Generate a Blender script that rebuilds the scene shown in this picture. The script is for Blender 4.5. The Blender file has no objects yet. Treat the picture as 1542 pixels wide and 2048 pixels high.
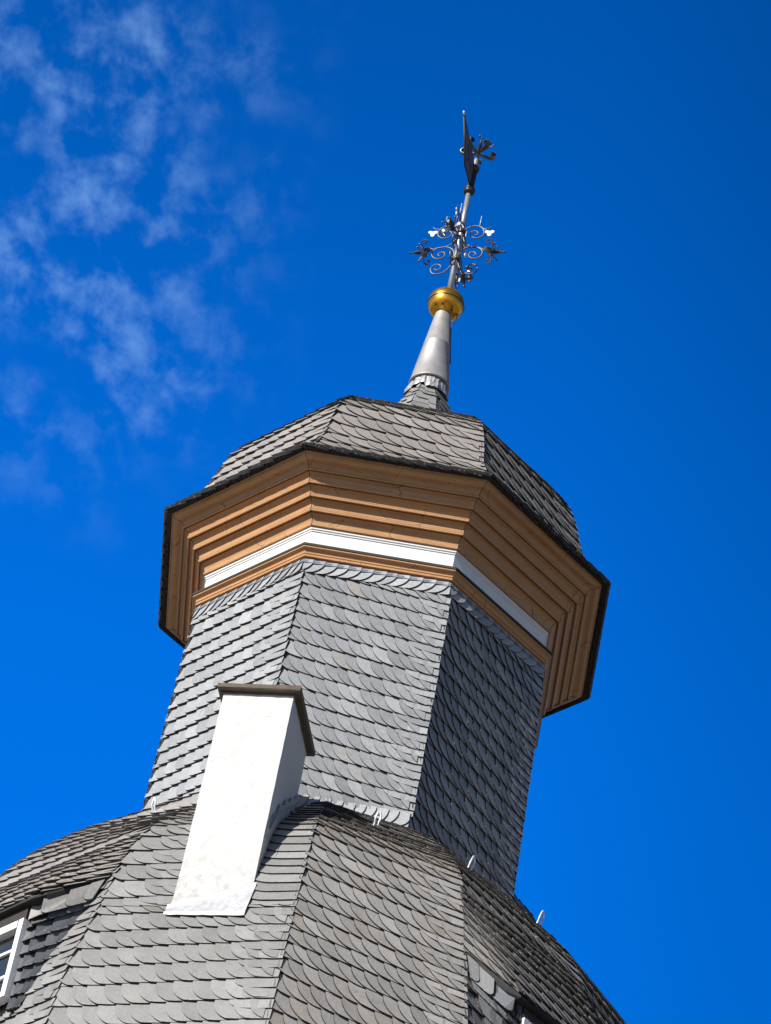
import bpy, math, random
import numpy as np
from mathutils import Vector, Matrix

R_ = math.radians
sc = bpy.context.scene
COL = sc.collection

# ------------------------------------------------------------------ camera
CAM_POS = Vector((0.0, -25.858637, -20.589067))
c_r = Vector((0.9804192, -0.1263511, 0.1510418))
c_u = Vector((-0.1968977, -0.6410070, 0.7418500))
c_f = Vector((-0.0030853, 0.7570637, 0.6533337))
cam_d = bpy.data.cameras.new("camera")
cam = bpy.data.objects.new("camera", cam_d)
COL.objects.link(cam)
cam.matrix_world = Matrix(((c_r.x, c_u.x, -c_f.x, CAM_POS.x),
                           (c_r.y, c_u.y, -c_f.y, CAM_POS.y),
                           (c_r.z, c_u.z, -c_f.z, CAM_POS.z),
                           (0, 0, 0, 1)))
cam_d.sensor_fit = 'HORIZONTAL'
cam_d.sensor_width = 36.0
cam_d.lens = 8462.15 / 1542.0 * 36.0
cam_d.clip_start = 0.1
cam_d.clip_end = 6000.0
sc.camera = cam
GROUND = -22.2

# ------------------------------------------------------------------ light
SUN_AZ, SUN_EL = -46.0, 31.0          # azimuth from the -Y side, towards -X
sun_dir = Vector((math.sin(R_(SUN_AZ)) * math.cos(R_(SUN_EL)),
                  -math.cos(R_(SUN_AZ)) * math.cos(R_(SUN_EL)), math.sin(R_(SUN_EL))))
sl = bpy.data.lights.new("sun", 'SUN')
sl.energy = 5.0
sl.angle = R_(0.5)
sl.color = (1.0, 0.955, 0.88)
so = bpy.data.objects.new("sun", sl)
so.rotation_euler = (-sun_dir).to_track_quat('-Z', 'Y').to_euler()
so.location = sun_dir * 60
COL.objects.link(so)

sc.view_settings.view_transform = 'Standard'
sc.view_settings.look = 'None'
sc.view_settings.exposure = 0.35
sc.view_settings.gamma = 1.0
sc.cycles.max_bounces = 6
sc.cycles.caustics_reflective = False
sc.cycles.caustics_refractive = False
sc.cycles.sample_clamp_indirect = 2.0


class NT:
    """tiny node-tree helper"""
    def __init__(self, tree):
        self.t = tree
        tree.nodes.clear()

    def n(self, typ, ins=None, **kw):
        nd = self.t.nodes.new(typ)
        for k, v in kw.items():
            setattr(nd, k, v)
        for k, v in (ins or {}).items():
            s = nd.inputs[k]
            if isinstance(v, bpy.types.NodeSocket):
                self.t.links.new(v, s)
            else:
                s.default_value = v
        return nd

    def math(self, op, a, b=0.0, c=None, clamp=False):
        ins = {0: a, 1: b}
        if c is not None:
            ins[2] = c
        return self.n('ShaderNodeMath', ins, operation=op, use_clamp=clamp).outputs[0]

    def mix(self, f, a, b, blend='MIX'):
        nd = self.n('ShaderNodeMix', {0: f, 6: a, 7: b}, data_type='RGBA', blend_type=blend)
        return nd.outputs[2]

    def ramp(self, f, lo, hi):
        return self.n('ShaderNodeMapRange', {0: f, 1: lo, 2: hi, 3: 0.0, 4: 1.0},
                      interpolation_type='SMOOTHSTEP').outputs[0]

    def noise(self, vec, scale, detail=4.0, rough=0.55, dist=0.0):
        return self.n('ShaderNodeTexNoise', {'Vector': vec, 'Scale': scale, 'Detail': detail,
                                             'Roughness': rough, 'Distortion': dist}).outputs['Fac']

    def link(self, a, b):
        self.t.links.new(a, b)


# ------------------------------------------------------------------ sky
w = bpy.data.worlds.new("World")
sc.world = w
w.use_nodes = True
t = NT(w.node_tree)
tc = t.n('ShaderNodeTexCoord').outputs['Generated']
sky = t.n('ShaderNodeTexSky', sky_type='NISHITA', sun_disc=False, sun_elevation=R_(SUN_EL),
          sun_rotation=math.atan2(sun_dir.x, sun_dir.y), altitude=300.0, air_density=1.0,
          dust_density=0.3, ozone_density=2.5).outputs[0]
# deep blue added only around the view direction; rest of the dome dimmed to set ambient
deep_dir = Vector((0.10, 0.70, 0.70)).normalized()
dt = t.n('ShaderNodeVectorMath', {0: tc, 1: deep_dir}, operation='DOT_PRODUCT').outputs['Value']
deep = t.ramp(dt, 0.72, 0.965)
tint = t.mix(deep, (0.64, 0.71, 0.86, 1), (0.004, 1.00, 2.45, 1))
base = t.mix(1.0, sky, tint, 'MULTIPLY')
# slow darkening of the blue to the top and right of view, imitating lens vignetting
sep = t.n('ShaderNodeSeparateXYZ', {0: tc})
g = t.math('ADD', t.math('MULTIPLY', t.ramp(sep.outputs['Z'], 0.600, 0.775), -0.38), 1.0)
g2 = t.math('ADD', t.math('MULTIPLY', t.ramp(sep.outputs['X'], 0.01, 0.115), -0.27), 1.0)
gg = t.math('MULTIPLY', g, g2)
base = t.mix(1.0, base, t.n('ShaderNodeCombineColor', {0: gg, 1: gg, 2: gg}).outputs[0], 'MULTIPLY')
# thin fair-weather wisps, laid out on a plane high overhead
pl = t.n('ShaderNodeVectorMath', {0: tc, 1: t.n('ShaderNodeCombineXYZ', {0: sep.outputs['Z'], 1: sep.outputs['Z'], 2: sep.outputs['Z']}).outputs[0]},
         operation='DIVIDE').outputs[0]
c1 = t.noise(t.n('ShaderNodeMapping', {'Vector': pl, 'Scale': (1.0, 0.62, 1.0)}).outputs[0], 62.0, 7.0, 0.56, 0.12)
c2 = t.noise(t.n('ShaderNodeVectorMath', {0: pl, 1: (3.1, 1.7, 0.4)}, operation='ADD').outputs[0], 17.0, 2.0, 0.5)
sepl = t.n('ShaderNodeSeparateXYZ', {0: pl})
left = t.math('MULTIPLY', t.ramp(sepl.outputs['X'], -0.038, -0.115), t.ramp(sep.outputs['Z'], 0.630, 0.675))
cl = t.math('MULTIPLY', t.ramp(c1, 0.41, 0.78), t.math('MULTIPLY', t.ramp(c2, 0.35, 0.57), left))
cl = t.math('MULTIPLY', cl, 0.47, clamp=True)
cloud = t.mix(cl, base, (2.3, 4.3, 7.8, 1))
bg = t.n('ShaderNodeBackground', {'Color': cloud, 'Strength': 0.1})
t.link(bg.outputs[0], t.n('ShaderNodeOutputWorld').inputs[0])


# ------------------------------------------------------------------ materials
def new_mat(name):
    m = bpy.data.materials.new(name)
    m.use_nodes = True
    return m, NT(m.node_tree)


def finish(t, color, rough, metal=0.0, bump=None, bdist=0.002, bstr=0.5, spec=0.5):
    ins = {'Base Color': color, 'Roughness': rough, 'Metallic': metal, 'Specular IOR Level': spec}
    if bump is not None:
        ins['Normal'] = t.n('ShaderNodeBump', {'Height': bump, 'Distance': bdist, 'Strength': bstr}).outputs[0]
    b = t.n('ShaderNodeBsdfPrincipled', ins)
    t.link(b.outputs[0], t.n('ShaderNodeOutputMaterial').inputs[0])


def slate_mat(name, lo, hi, warm, rough, lichen=0.0, moss=0.0, spec=0.6):
    """split slate: every slate has its own tone and cleavage direction (attribute 'slate')"""
    m, t = new_mat(name)
    at = t.n('ShaderNodeAttribute', attribute_name='slate')
    s = t.n('ShaderNodeSeparateColor', {0: at.outputs['Color']})
    r, g, v = s.outputs[0], s.outputs[1], s.outputs[2]
    obj = t.n('ShaderNodeTexCoord').outputs['Object']
    col = t.mix(t.math('POWER', r, 1.3), lo, hi)
    col = t.mix(t.math('MULTIPLY', t.ramp(g, 0.45, 1.0), 0.75), col, warm)
    # cleavage streaks: stretched noise, turned per slate
    rot = t.n('ShaderNodeVectorRotate', {'Vector': obj, 'Axis': (0.3, 1, 0.2), 'Angle': t.math('MULTIPLY', g, 6.0)},
              rotation_type='AXIS_ANGLE').outputs[0]
    mp = t.n('ShaderNodeMapping', {'Vector': rot, 'Scale': (60.0, 60.0, 9.0)}).outputs[0]
    st = t.noise(mp, 1.0, 5.0, 0.65)
    col = t.mix(0.55, col, t.mix(st, (0.35, 0.35, 0.36, 1), (1.35, 1.34, 1.32, 1)), 'MULTIPLY')
    bl = t.noise(obj, 9.0, 4.0)
    col = t.mix(0.45, col, t.mix(bl, (0.5, 0.5, 0.5, 1), (1.4, 1.38, 1.35, 1)), 'MULTIPLY')
    # rust blooms on a few slates
    ru = t.math('MULTIPLY', t.ramp(t.noise(obj, 13.0, 2.0), 0.70, 0.76), t.ramp(st, 0.4, 0.6))
    col = t.mix(t.math('MULTIPLY', ru, 0.75), col, (0.26, 0.13, 0.06, 1))
    # chipped, pale lower edge
    ed = t.math('MULTIPLY', t.ramp(v, 0.10, 0.0), t.ramp(t.noise(obj, 95.0, 2.0), 0.52, 0.66))
    col = t.mix(t.math('MULTIPLY', ed, 0.75), col, (0.40, 0.40, 0.38, 1))
    if lichen:
        li = t.ramp(t.noise(obj, 55.0, 2.0), 0.735 - 0.05 * lichen, 0.77)
        col = t.mix(t.math('MULTIPLY', li, 0.8), col, (0.50, 0.50, 0.45, 1))
    if moss:
        nz = t.n('ShaderNodeSeparateXYZ', {0: t.n('ShaderNodeNewGeometry').outputs['True Normal']}).outputs['Z']
        up = t.math('MULTIPLY', t.ramp(nz, 0.48, 0.72), t.ramp(t.noise(obj, 38.0, 4.0), 0.42, 0.56))
        mc = t.mix(t.ramp(t.noise(obj, 21.0, 2.0), 0.45, 0.6), (0.085, 0.075, 0.035, 1), (0.16, 0.085, 0.03, 1))
        col = t.mix(t.math('MULTIPLY', up, moss), col, mc)
    hsum = t.math('ADD', t.math('MULTIPLY', st, 0.7), t.noise(obj, 70.0, 3.0))
    finish(t, col, t.math('ADD', t.math('MULTIPLY', st, 0.25), rough), bump=hsum, bdist=0.0035, bstr=0.55, spec=spec)
    return m


M = {}
M['slate_wall'] = slate_mat('slate_wall', (0.275, 0.286, 0.298, 1), (0.455, 0.464, 0.474, 1), (0.40, 0.37, 0.33, 1), 0.30, spec=1.0)
M['slate_dome'] = slate_mat('slate_dome', (0.235, 0.222, 0.206, 1), (0.39, 0.368, 0.342, 1), (0.33, 0.28, 0.235, 1), 0.46, lichen=0.3, moss=0.6)
M['slate_roof'] = slate_mat('slate_roof', (0.265, 0.254, 0.242, 1), (0.43, 0.414, 0.396, 1), (0.34, 0.30, 0.262, 1), 0.45, lichen=0.35, moss=0.9)
M['slate_grey'] = slate_mat('slate_grey', (0.20, 0.20, 0.198, 1), (0.35, 0.347, 0.34, 1), (0.200, 0.180, 0.150, 1), 0.44, lichen=0.2, moss=0.5)


def simple(name, color, rough, metal=0.0, var=0.25, scale=8.0, bump=0.0, bscale=60.0, spec=0.5):
    m, t = new_mat(name)
    obj = t.n('ShaderNodeTexCoord').outputs['Object']
    n = t.noise(obj, scale, 5.0)
    a = tuple(c * (1 - var) for c in color) + (1,)
    b = tuple(min(1, c * (1 + var)) for c in color) + (1,)
    col = t.mix(n, a, b)
    bh = t.noise(obj, bscale, 4.0) if bump else None
    rr = t.math('ADD', t.math('MULTIPLY', n, 0.2), rough - 0.1)
    finish(t, col, rr, metal, bh, bump or 0.001, 0.6, spec)
    return m


def edge_mat():
    m, t = new_mat('slate_edge_shade')  # near-black broken edges; shadow lines between slates are put into this colour
    obj = t.n('ShaderNodeTexCoord').outputs['Object']
    ch = t.ramp(t.noise(obj, 70.0, 3.0), 0.60, 0.68)
    finish(t, t.mix(t.math('MULTIPLY', ch, 0.8), (0.022, 0.021, 0.021, 1), (0.30, 0.29, 0.27, 1)), 0.8)
    return m


M['edge'] = edge_mat()
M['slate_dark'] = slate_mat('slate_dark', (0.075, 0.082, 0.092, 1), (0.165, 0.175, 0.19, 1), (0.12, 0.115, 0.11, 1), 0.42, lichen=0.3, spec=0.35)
M['under'] = simple('roof_felt', (0.02, 0.02, 0.022), 0.8)
M['zinc'] = simple('zinc_strip', (0.22, 0.26, 0.31), 0.45, 0.6, 0.3, 20.0)
M['cone'] = simple('cone_sheet', (0.37, 0.36, 0.352), 0.60, 0.5, 0.22, 11.0)
M['iron'] = simple('wrought_iron', (0.130, 0.127, 0.126), 0.40, 0.6, 0.35, 30.0, 0.002, 90.0)
M['iron_dark'] = simple('dark_iron', (0.045, 0.042, 0.040), 0.42, 0.5, 0.4, 20.0)
M['iron_mid'] = simple('weathered_iron', (0.07, 0.07, 0.073), 0.36, 0.7, 0.35, 30.0)
M['pole'] = simple('pole_metal', (0.42, 0.42, 0.43), 0.36, 0.6, 0.15, 12.0)
M['lead_white'] = simple('lead_sheet', (0.46, 0.465, 0.475), 0.48, 0.25, 0.35, 22.0, 0.004, 40.0)
M['lead_grey'] = simple('old_lead', (0.36, 0.36, 0.365), 0.5, 0.25, 0.5, 30.0, 0.004, 40.0)
M['white_gloss'] = simple('white_leaf', (0.86, 0.86, 0.84), 0.3, 0.0, 0.03)
M['galv'] = simple('galvanised_hook', (0.62, 0.64, 0.66), 0.4, 0.3, 0.1)
M['cable'] = simple('black_cable', (0.02, 0.02, 0.025), 0.5)
M['lip'] = simple('dark_flashing', (0.035, 0.028, 0.022), 0.6, 0.0, 0.4, 14.0)
M['glass'] = simple('window_glass', (0.03, 0.035, 0.045), 0.04, 0.0, 0.1, spec=1.0)
M['plaster_wall'] = simple('rendered_wall', (0.62, 0.60, 0.55), 0.85, 0.0, 0.08, 2.0)


def gold_mat():
    m, t = new_mat('gilded_copper')
    obj = t.n('ShaderNodeTexCoord').outputs['Object']
    z = t.n('ShaderNodeSeparateXYZ', {0: obj}).outputs['Z']
    n = t.noise(obj, 26.0, 6.0, 0.65)
    low_patch = t.math('MULTIPLY', t.ramp(n, 0.50, 0.60), t.ramp(z, -0.05, -0.11))  # dark brown patches, only low on the ball
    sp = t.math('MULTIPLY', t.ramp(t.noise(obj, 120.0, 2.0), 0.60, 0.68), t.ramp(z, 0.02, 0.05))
    col = t.mix(t.math('MAXIMUM', t.math('MULTIPLY', low_patch, 0.9), t.math('MULTIPLY', sp, 0.5)),
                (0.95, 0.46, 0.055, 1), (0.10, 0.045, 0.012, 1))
    finish(t, col, t.math('ADD', t.math('MULTIPLY', n, 0.22), 0.16), 0.92, n, 0.003, 0.25)
    return m


M['gold'] = gold_mat()


def ochre_mat():
    """ochre paint on weathered wood, cracked, with dirt in patches"""
    m, t = new_mat('ochre_paint')
    obj = t.n('ShaderNodeTexCoord').outputs['Object']
    n1 = t.noise(obj, 5.0, 5.0, 0.6)
    n2 = t.noise(t.n('ShaderNodeMapping', {'Vector': obj, 'Scale': (10.0, 10.0, 55.0)}).outputs[0], 1.0, 5.0, 0.7)
    n3 = t.noise(t.n('ShaderNodeMapping', {'Vector': obj, 'Scale': (30.0, 30.0, 110.0)}).outputs[0], 1.0, 3.0, 0.6)
    col = t.mix(n1, (0.40, 0.205, 0.085, 1), (0.60, 0.330, 0.148, 1))
    col = t.mix(t.math('MULTIPLY', t.ramp(n2, 0.58, 0.74), 0.55), col, (0.25, 0.125, 0.05, 1))
    col = t.mix(t.math('MULTIPLY', t.ramp(n3, 0.66, 0.73), 0.85), col, (0.09, 0.05, 0.025, 1))
    wv = t.n('ShaderNodeTexVoronoi', {'Vector': obj, 'Scale': 4.0}, feature='DISTANCE_TO_EDGE').outputs[0]
    cr = t.math('MULTIPLY', t.ramp(wv, 0.012, 0.004), t.ramp(n1, 0.52, 0.6))
    col = t.mix(t.math('MULTIPLY', cr, 0.8), col, (0.06, 0.035, 0.02, 1))
    # flaked spots showing pale filler
    col = t.mix(t.math('MULTIPLY', t.ramp(t.noise(obj, 34.0, 3.0), 0.71, 0.75), 0.6), col, (0.62, 0.50, 0.34, 1))
    hh = t.math('ADD', n2, t.math('MULTIPLY', n3, 0.6))
    finish(t, col, t.math('ADD', t.math('MULTIPLY', n1, 0.2), 0.36), 0.0, hh, 0.004, 0.5)
    return m


M['ochre'] = ochre_mat()


def white_mat(name, base, dirt, zlo=None, zhi=None, bd=0.004):
    m, t = new_mat(name)
    obj = t.n('ShaderNodeTexCoord').outputs['Object']
    n1 = t.noise(obj, 7.0, 6.0, 0.65)
    n2 = t.noise(obj, 38.0, 4.0, 0.6)
    col = t.mix(t.math('MULTIPLY', t.ramp(n1, 0.52, 0.80), 0.25), base, (0.62, 0.60, 0.56, 1))
    col = t.mix(t.math('MULTIPLY', t.ramp(n2, 0.62, 0.72), dirt), col, (0.42, 0.38, 0.32, 1))
    if zlo is None:
        sk = t.noise(t.n('ShaderNodeMapping', {'Vector': obj, 'Scale': (26.0, 26.0, 2.5)}).outputs[0], 1.0, 5.0, 0.65)
        col = t.mix(t.math('MULTIPLY', t.ramp(sk, 0.55, 0.75), 0.35), col, (0.50, 0.47, 0.42, 1))
    if zlo is not None:
        z = t.n('ShaderNodeSeparateXYZ', {0: obj}).outputs['Z']
        low = t.math('MULTIPLY', t.ramp(z, zhi, zlo), t.ramp(t.noise(obj, 15.0, 7.0, 0.72), 0.47, 0.62))
        col = t.mix(t.math('MULTIPLY', low, 0.45), col, (0.32, 0.29, 0.25, 1))
        wob = t.n('ShaderNodeVectorMath', {0: obj, 1: t.n('ShaderNodeVectorMath', {0: t.n('ShaderNodeTexNoise', {'Vector': obj, 'Scale': 6.0, 'Detail': 4.0}).outputs['Color'], 1: (.16, .16, .16)}, operation='MULTIPLY').outputs[0]}, operation='ADD').outputs[0]
        wv = t.n('ShaderNodeTexVoronoi', {'Vector': t.n('ShaderNodeMapping', {'Vector': wob, 'Scale': (1.5, 1.5, 3.0)}).outputs[0], 'Scale': 1.0},
                 feature='DISTANCE_TO_EDGE').outputs[0]
        cr = t.math('MULTIPLY', t.ramp(wv, 0.007, 0.002), t.ramp(n1, 0.52, 0.62))
        col = t.mix(t.math('MULTIPLY', cr, 0.5), col, (0.3, 0.27, 0.24, 1))
    hh = t.math('ADD', n1, t.math('MULTIPLY', n2, 0.35))
    finish(t, col, 0.7, 0.0, hh, bd, 0.5, 0.3)
    return m


M['plaster'] = white_mat('white_plaster', (0.60, 0.594, 0.578, 1), 0.6, -4.0, -3.3, 0.006)
M['white_wood'] = white_mat('white_paint', (0.82, 0.81, 0.79, 1), 0.2, bd=0.002)


def concrete_mat():
    m, t = new_mat('cap_concrete')
    obj = t.n('ShaderNodeTexCoord').outputs['Object']
    n1 = t.noise(obj, 12.0, 6.0, 0.7)
    n2 = t.noise(obj, 90.0, 3.0, 0.6)
    col = t.mix(n1, (0.060, 0.044, 0.030, 1), (0.20, 0.160, 0.115, 1))
    col = t.mix(t.math('MULTIPLY', t.ramp(n2, 0.5, 0.65), 0.6), col, (0.07, 0.055, 0.04, 1))
    finish(t, col, 0.85, 0.0, n2, 0.006, 0.7)
    return m


M['concrete'] = concrete_mat()


def ground_mat():
    m, t = new_mat('paving')
    obj = t.n('ShaderNodeTexCoord').outputs['Object']
    n = t.noise(obj, 0.6, 5.0)
    br = t.n('ShaderNodeTexBrick', {'Vector': obj, 'Scale': 3.0, 'Color1': (0.15, 0.14, 0.125, 1), 'Color2': (0.19, 0.175, 0.155, 1),
                                    'Mortar': (0.11, 0.105, 0.1, 1), 'Mortar Size': 0.012}).outputs[0]
    finish(t, t.mix(0.4, br, t.mix(n, (0.4, 0.4, 0.4, 1), (1.3, 1.3, 1.3, 1)), 'MULTIPLY'), 0.85)
    return m


M['ground'] = ground_mat()


# ------------------------------------------------------------------ mesh helpers
class MB:
    def __init__(self):
        self.v, self.f, self.mi, self.sm, self.col = [], [], [], [], []

    edge = None

    def add(self, verts, faces, mi=0, smooth=False, cols=None, edge=None):
        o = len(self.v)
        self.v.extend([tuple(p) for p in verts])
        for fc in faces:
            self.f.append(tuple(o + i for i in fc))
            self.mi.append(mi)
            self.sm.append(smooth)
            self.col.append(cols)
        if edge is not None:
            for i in range(len(faces) - 1):
                self.mi[-1 - i] = edge

    def build(self, name, mats, parent=None, loc=None, tagcol=False):
        me = bpy.data.meshes.new(name)
        me.from_pydata(self.v, [], self.f)
        for m in (mats if isinstance(mats, list) else [mats]):
            me.materials.append(m)
        me.polygons.foreach_set('material_index', self.mi)
        me.polygons.foreach_set('use_smooth', self.sm)
        if tagcol:
            ca = me.color_attributes.new('slate', 'FLOAT_COLOR', 'CORNER')
            buf = []
            for fc, c in zip(self.f, self.col):
                if c is None:
                    buf.extend((0.5, 0.5, 0.5, 1.0) * len(fc))
                else:
                    o = c[2]
                    for vi in fc:
                        buf.extend((c[0], c[1], o[vi - c[3]], 1.0))
            ca.data.foreach_set('color', buf)
        me.update()
        o = bpy.data.objects.new(name, me)
        COL.objects.link(o)
        if parent is not None:
            o.parent = parent
        if loc is not None:
            o.location = loc
        return o


def box(mb, c, ax, ay, az, mi=0):
    c, ax, ay, az = Vector(c), Vector(ax), Vector(ay), Vector(az)
    vs = [c + ax * x + ay * y + az * z for z in (-1, 1) for y in (-1, 1) for x in (-1, 1)]
    mb.add(vs, [(0, 2, 3, 1), (4, 5, 7, 6), (0, 1, 5, 4), (2, 6, 7, 3), (0, 4, 6, 2), (1, 3, 7, 5)], mi)


def tube(mb, pts, r, n=8, mi=0, caps=True, smooth=True):
    """r: number or list; parallel-transport frames"""
    pts = [Vector(p) for p in pts]
    rs = r if isinstance(r, (list, tuple)) else [r] * len(pts)
    tan = []
    for i in range(len(pts)):
        d = pts[min(i + 1, len(pts) - 1)] - pts[max(i - 1, 0)]
        tan.append(d.normalized() if d.length > 1e-9 else Vector((0, 0, 1)))
    a = tan[0].orthogonal().normalized()
    vs = []
    for i, p in enumerate(pts):
        a = (a - tan[i] * a.dot(tan[i])).normalized()
        b = tan[i].cross(a)
        for k in range(n):
            th = 2 * math.pi * k / n
            vs.append(p + (a * math.cos(th) + b * math.sin(th)) * rs[i])
    fs = []
    for i in range(len(pts) - 1):
        for k in range(n):
            k2 = (k + 1) % n
            fs.append((i * n + k, i * n + k2, (i + 1) * n + k2, (i + 1) * n + k))
    if caps:
        fs.append(tuple(range(n - 1, -1, -1)))
        fs.append(tuple((len(pts) - 1) * n + k for k in range(n)))
    mb.add(vs, fs, mi, smooth)


def lathe(mb, prof, c=(0, 0, 0), n=40, mi=0, smooth=True):
    vs, fs = [], []
    for r, z in prof:
        for k in range(n):
            th = 2 * math.pi * k / n
            vs.append((c[0] + r * math.cos(th), c[1] + r * math.sin(th), c[2] + z))
    for i in range(len(prof) - 1):
        for k in range(n):
            k2 = (k + 1) % n
            fs.append((i * n + k, i * n + k2, (i + 1) * n + k2, (i + 1) * n + k))
    mb.add(vs, fs, mi, smooth)


def ball(mb, c, r, mi=0, n=10):
    lathe(mb, [(r * math.sin(math.pi * i / 8), -r * math.cos(math.pi * i / 8)) for i in range(9)], c, n, mi)


def catmull(pts, sub=5):
    P = [Vector(p) for p in pts]
    P = [P[0] * 2 - P[1]] + P + [P[-1] * 2 - P[-2]]
    out = []
    for i in range(1, len(P) - 2):
        for k in range(sub):
            s = k / sub
            a, b, c, d = P[i - 1], P[i], P[i + 1], P[i + 2]
            out.append(0.5 * (2 * b + (c - a) * s + (2 * a - 5 * b + 4 * c - d) * s * s + (3 * b - a - 3 * c + d) * s ** 3))
    out.append(P[-2])
    return out


def dirv(az):
    a = R_(az)
    return Vector((math.sin(a), -math.cos(a), 0))


def empty(name, loc, parent=None):
    o = bpy.data.objects.new(name, None)
    o.empty_display_size = 0.3
    o.location = loc
    COL.objects.link(o)
    if parent:
        o.parent = parent
    return o


def tag(o, label, cat=None, group=None, kind=None):
    if label:
        o['label'] = label
    if cat:
        o['category'] = cat
    if group:
        o['group'] = group
    if kind:
        o['kind'] = kind


# ------------------------------------------------------------------ faceted surfaces and slating
class Face:
    """one side of a polygonal tower or roof, between two hip lines; s runs right, t runs up the slope"""
    def __init__(self, p1, az1, p2, az2, zlo, zhi, n=120):
        z = np.linspace(zlo, zhi, n)
        r1 = np.array([p1(q) for q in z])
        r2 = np.array([p2(q) for q in z])
        a1, a2 = R_(az1), R_(az2)
        A = np.stack([r1 * np.sin(a1), -r1 * np.cos(a1), z], 1)
        B = np.stack([r2 * np.sin(a2), -r2 * np.cos(a2), z], 1)
        e = (B - A).mean(0)
        e /= np.linalg.norm(e)
        nn = np.array([e[1], -e[0], 0])
        self.e, self.n, self.z, self.A, self.B = e, nn, z, A, B
        mid = 0.5 * (A + B)
        d = mid @ nn
        self.d = d
        self.t = np.concatenate([[0], np.cumsum(np.hypot(np.diff(d), np.diff(z)))])
        self.sa, self.sb = A @ e, B @ e
        self.T = self.t[-1]

    def tz(self, z):
        return float(np.interp(z, self.z, self.t))

    def zt(self, t):
        return float(np.interp(t, self.t, self.z))

    def sL(self, t):
        return float(np.interp(t, self.t, self.sa))

    def sR(self, t):
        return float(np.interp(t, self.t, self.sb))

    def __call__(self, s, t):
        tt = min(max(t, 0.0), self.T)
        x = tt / self.T
        i = int(np.searchsorted(self.t, tt)) - 1
        i = min(max(i, 0), len(self.t) - 2)
        f = (tt - self.t[i]) / (self.t[i + 1] - self.t[i])
        A = self.A[i] * (1 - f) + self.A[i + 1] * f
        B = self.B[i] * (1 - f) + self.B[i + 1] * f
        sa = self.sa[i] * (1 - f) + self.sa[i + 1] * f
        sb = self.sb[i] * (1 - f) + self.sb[i + 1] * f
        g = (s - sa) / (sb - sa) if abs(sb - sa) > 1e-6 else 0.5
        P = A + (B - A) * g
        if t < 0 or t > self.T:
            j = 0 if t < 0 else len(self.t) - 2
            dd = (self.A[j + 1] - self.A[j]) / (self.t[j + 1] - self.t[j])
            P = P + dd * (t - tt)
        return P

    def surf_z(self, x, y):
        """height of this side under a plan point"""
        q = x * self.n[0] + y * self.n[1]
        return float(np.interp(-q, -self.d, self.z))


class Patch(Face):
    """free ruled patch: lower curve L(f) -> upper curve U(f) as point lists, optional bulge"""
    def __init__(self, low, up, bulge=0.0):
        self.lo = np.array(low, float)
        self.up = np.array(up, float)
        seg = np.linalg.norm(np.diff(self.lo, axis=0), axis=1) + np.linalg.norm(np.diff(self.up, axis=0), axis=1)
        self.cs = np.concatenate([[0], np.cumsum(seg / 2)])
        self.W = self.cs[-1]
        self.T = float(np.linalg.norm(self.up - self.lo, axis=1).max())
        self.bulge = bulge
        mid = len(low) // 2
        e = self.lo[-1] - self.lo[0]
        u = self.up[mid] - self.lo[mid]
        self.nn = np.cross(e, u)
        self.nn /= np.linalg.norm(self.nn)

    def sL(self, t):
        return 0.0

    def sR(self, t):
        return self.W

    def __call__(self, s, t):
        s = min(max(s, 0), self.W)
        k = t / self.T
        lo = np.array([np.interp(s, self.cs, self.lo[:, i]) for i in range(3)])
        up = np.array([np.interp(s, self.cs, self.up[:, i]) for i in range(3)])
        P = lo + (up - lo) * k
        if self.bulge is not None and not isinstance(self.bulge, (int, float)):
            P = P + np.array([np.interp(s, self.cs, self.bulge[:, i]) for i in range(3)]) * 4 * k * (1 - k)
        elif self.bulge:
            P = P + self.nn * self.bulge * 4 * k * (1 - k)
        return P


def clip(poly, f):
    """keep f(p)>=0; p = (s,t,u,v)"""
    out = []
    n = len(poly)
    for i in range(n):
        a, b = poly[i], poly[(i + 1) % n]
        fa, fb = f(a), f(b)
        if fa >= 0:
            out.append(a)
        if (fa >= 0) != (fb >= 0):
            k = fa / (fa - fb)
            out.append(tuple(a[j] + (b[j] - a[j]) * k for j in range(4)))
    return out


def outline(w, h, cu, cv, over=2.05, top=1.16):
    """slate with the rounded lower-left corner of old German scale slating"""
    p = [(0.0, top * h)]
    for i in range(8):
        A = math.pi * (0.36 if cu > 0.8 * w else 0.47)
        a = A * i / 7
        p.append((cu * (1 - math.cos(a)) / (1 - math.cos(A)), cv * (1 - math.sin(a) / math.sin(A))))
    p += [(cu + 0.4 * (over * w - cu), -0.003), (over * w, 0.0), (over * w, top * h)]
    return p


TH = 0.0088
ED = 0.0150


def lay(mb, S, poly, n0, w, h, tone, mi, flip=False, ka=1.35, kb=2.7, th=ED):
    """poly of (s,t,u,v) -> raised, tilted slate with edges"""
    if len(poly) < 3:
        return
    cs = sum(p[0] for p in poly) / len(poly)
    ct = sum(p[1] for p in poly) / len(poly)
    e = 0.01
    P0 = S(cs, ct)
    dn = np.cross(S(cs + e, ct) - S(cs - e, ct), S(cs, ct + e) - S(cs, ct - e))
    ln = np.linalg.norm(dn)
    if ln < 1e-12:
        return
    dn /= ln
    top, bot, vv = [], [], []
    for s, t_, u, v in poly:
        uu = u / w
        off = n0 + TH * (ka * (1 - uu) + kb * (1 - v / h))
        q = S(s, t_)
        top.append(q + dn * off)
        bot.append(q + dn * (off - th * (1.5 if v < 0.12 * h else 1.0)))
        vv.append(max(0.0, min(1.0, v / h)))
    n = len(poly)
    fs = [tuple(range(n))] + [(i, i + n, (i + 1) % n + n, (i + 1) % n) for i in range(n)]
    if flip:
        fs = [tuple(reversed(f)) for f in fs]
    o = len(mb.v)
    mb.add(top + bot, fs, mi, False, (tone[0], tone[1], vv + [0.0] * n, o), mb.edge)


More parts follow.
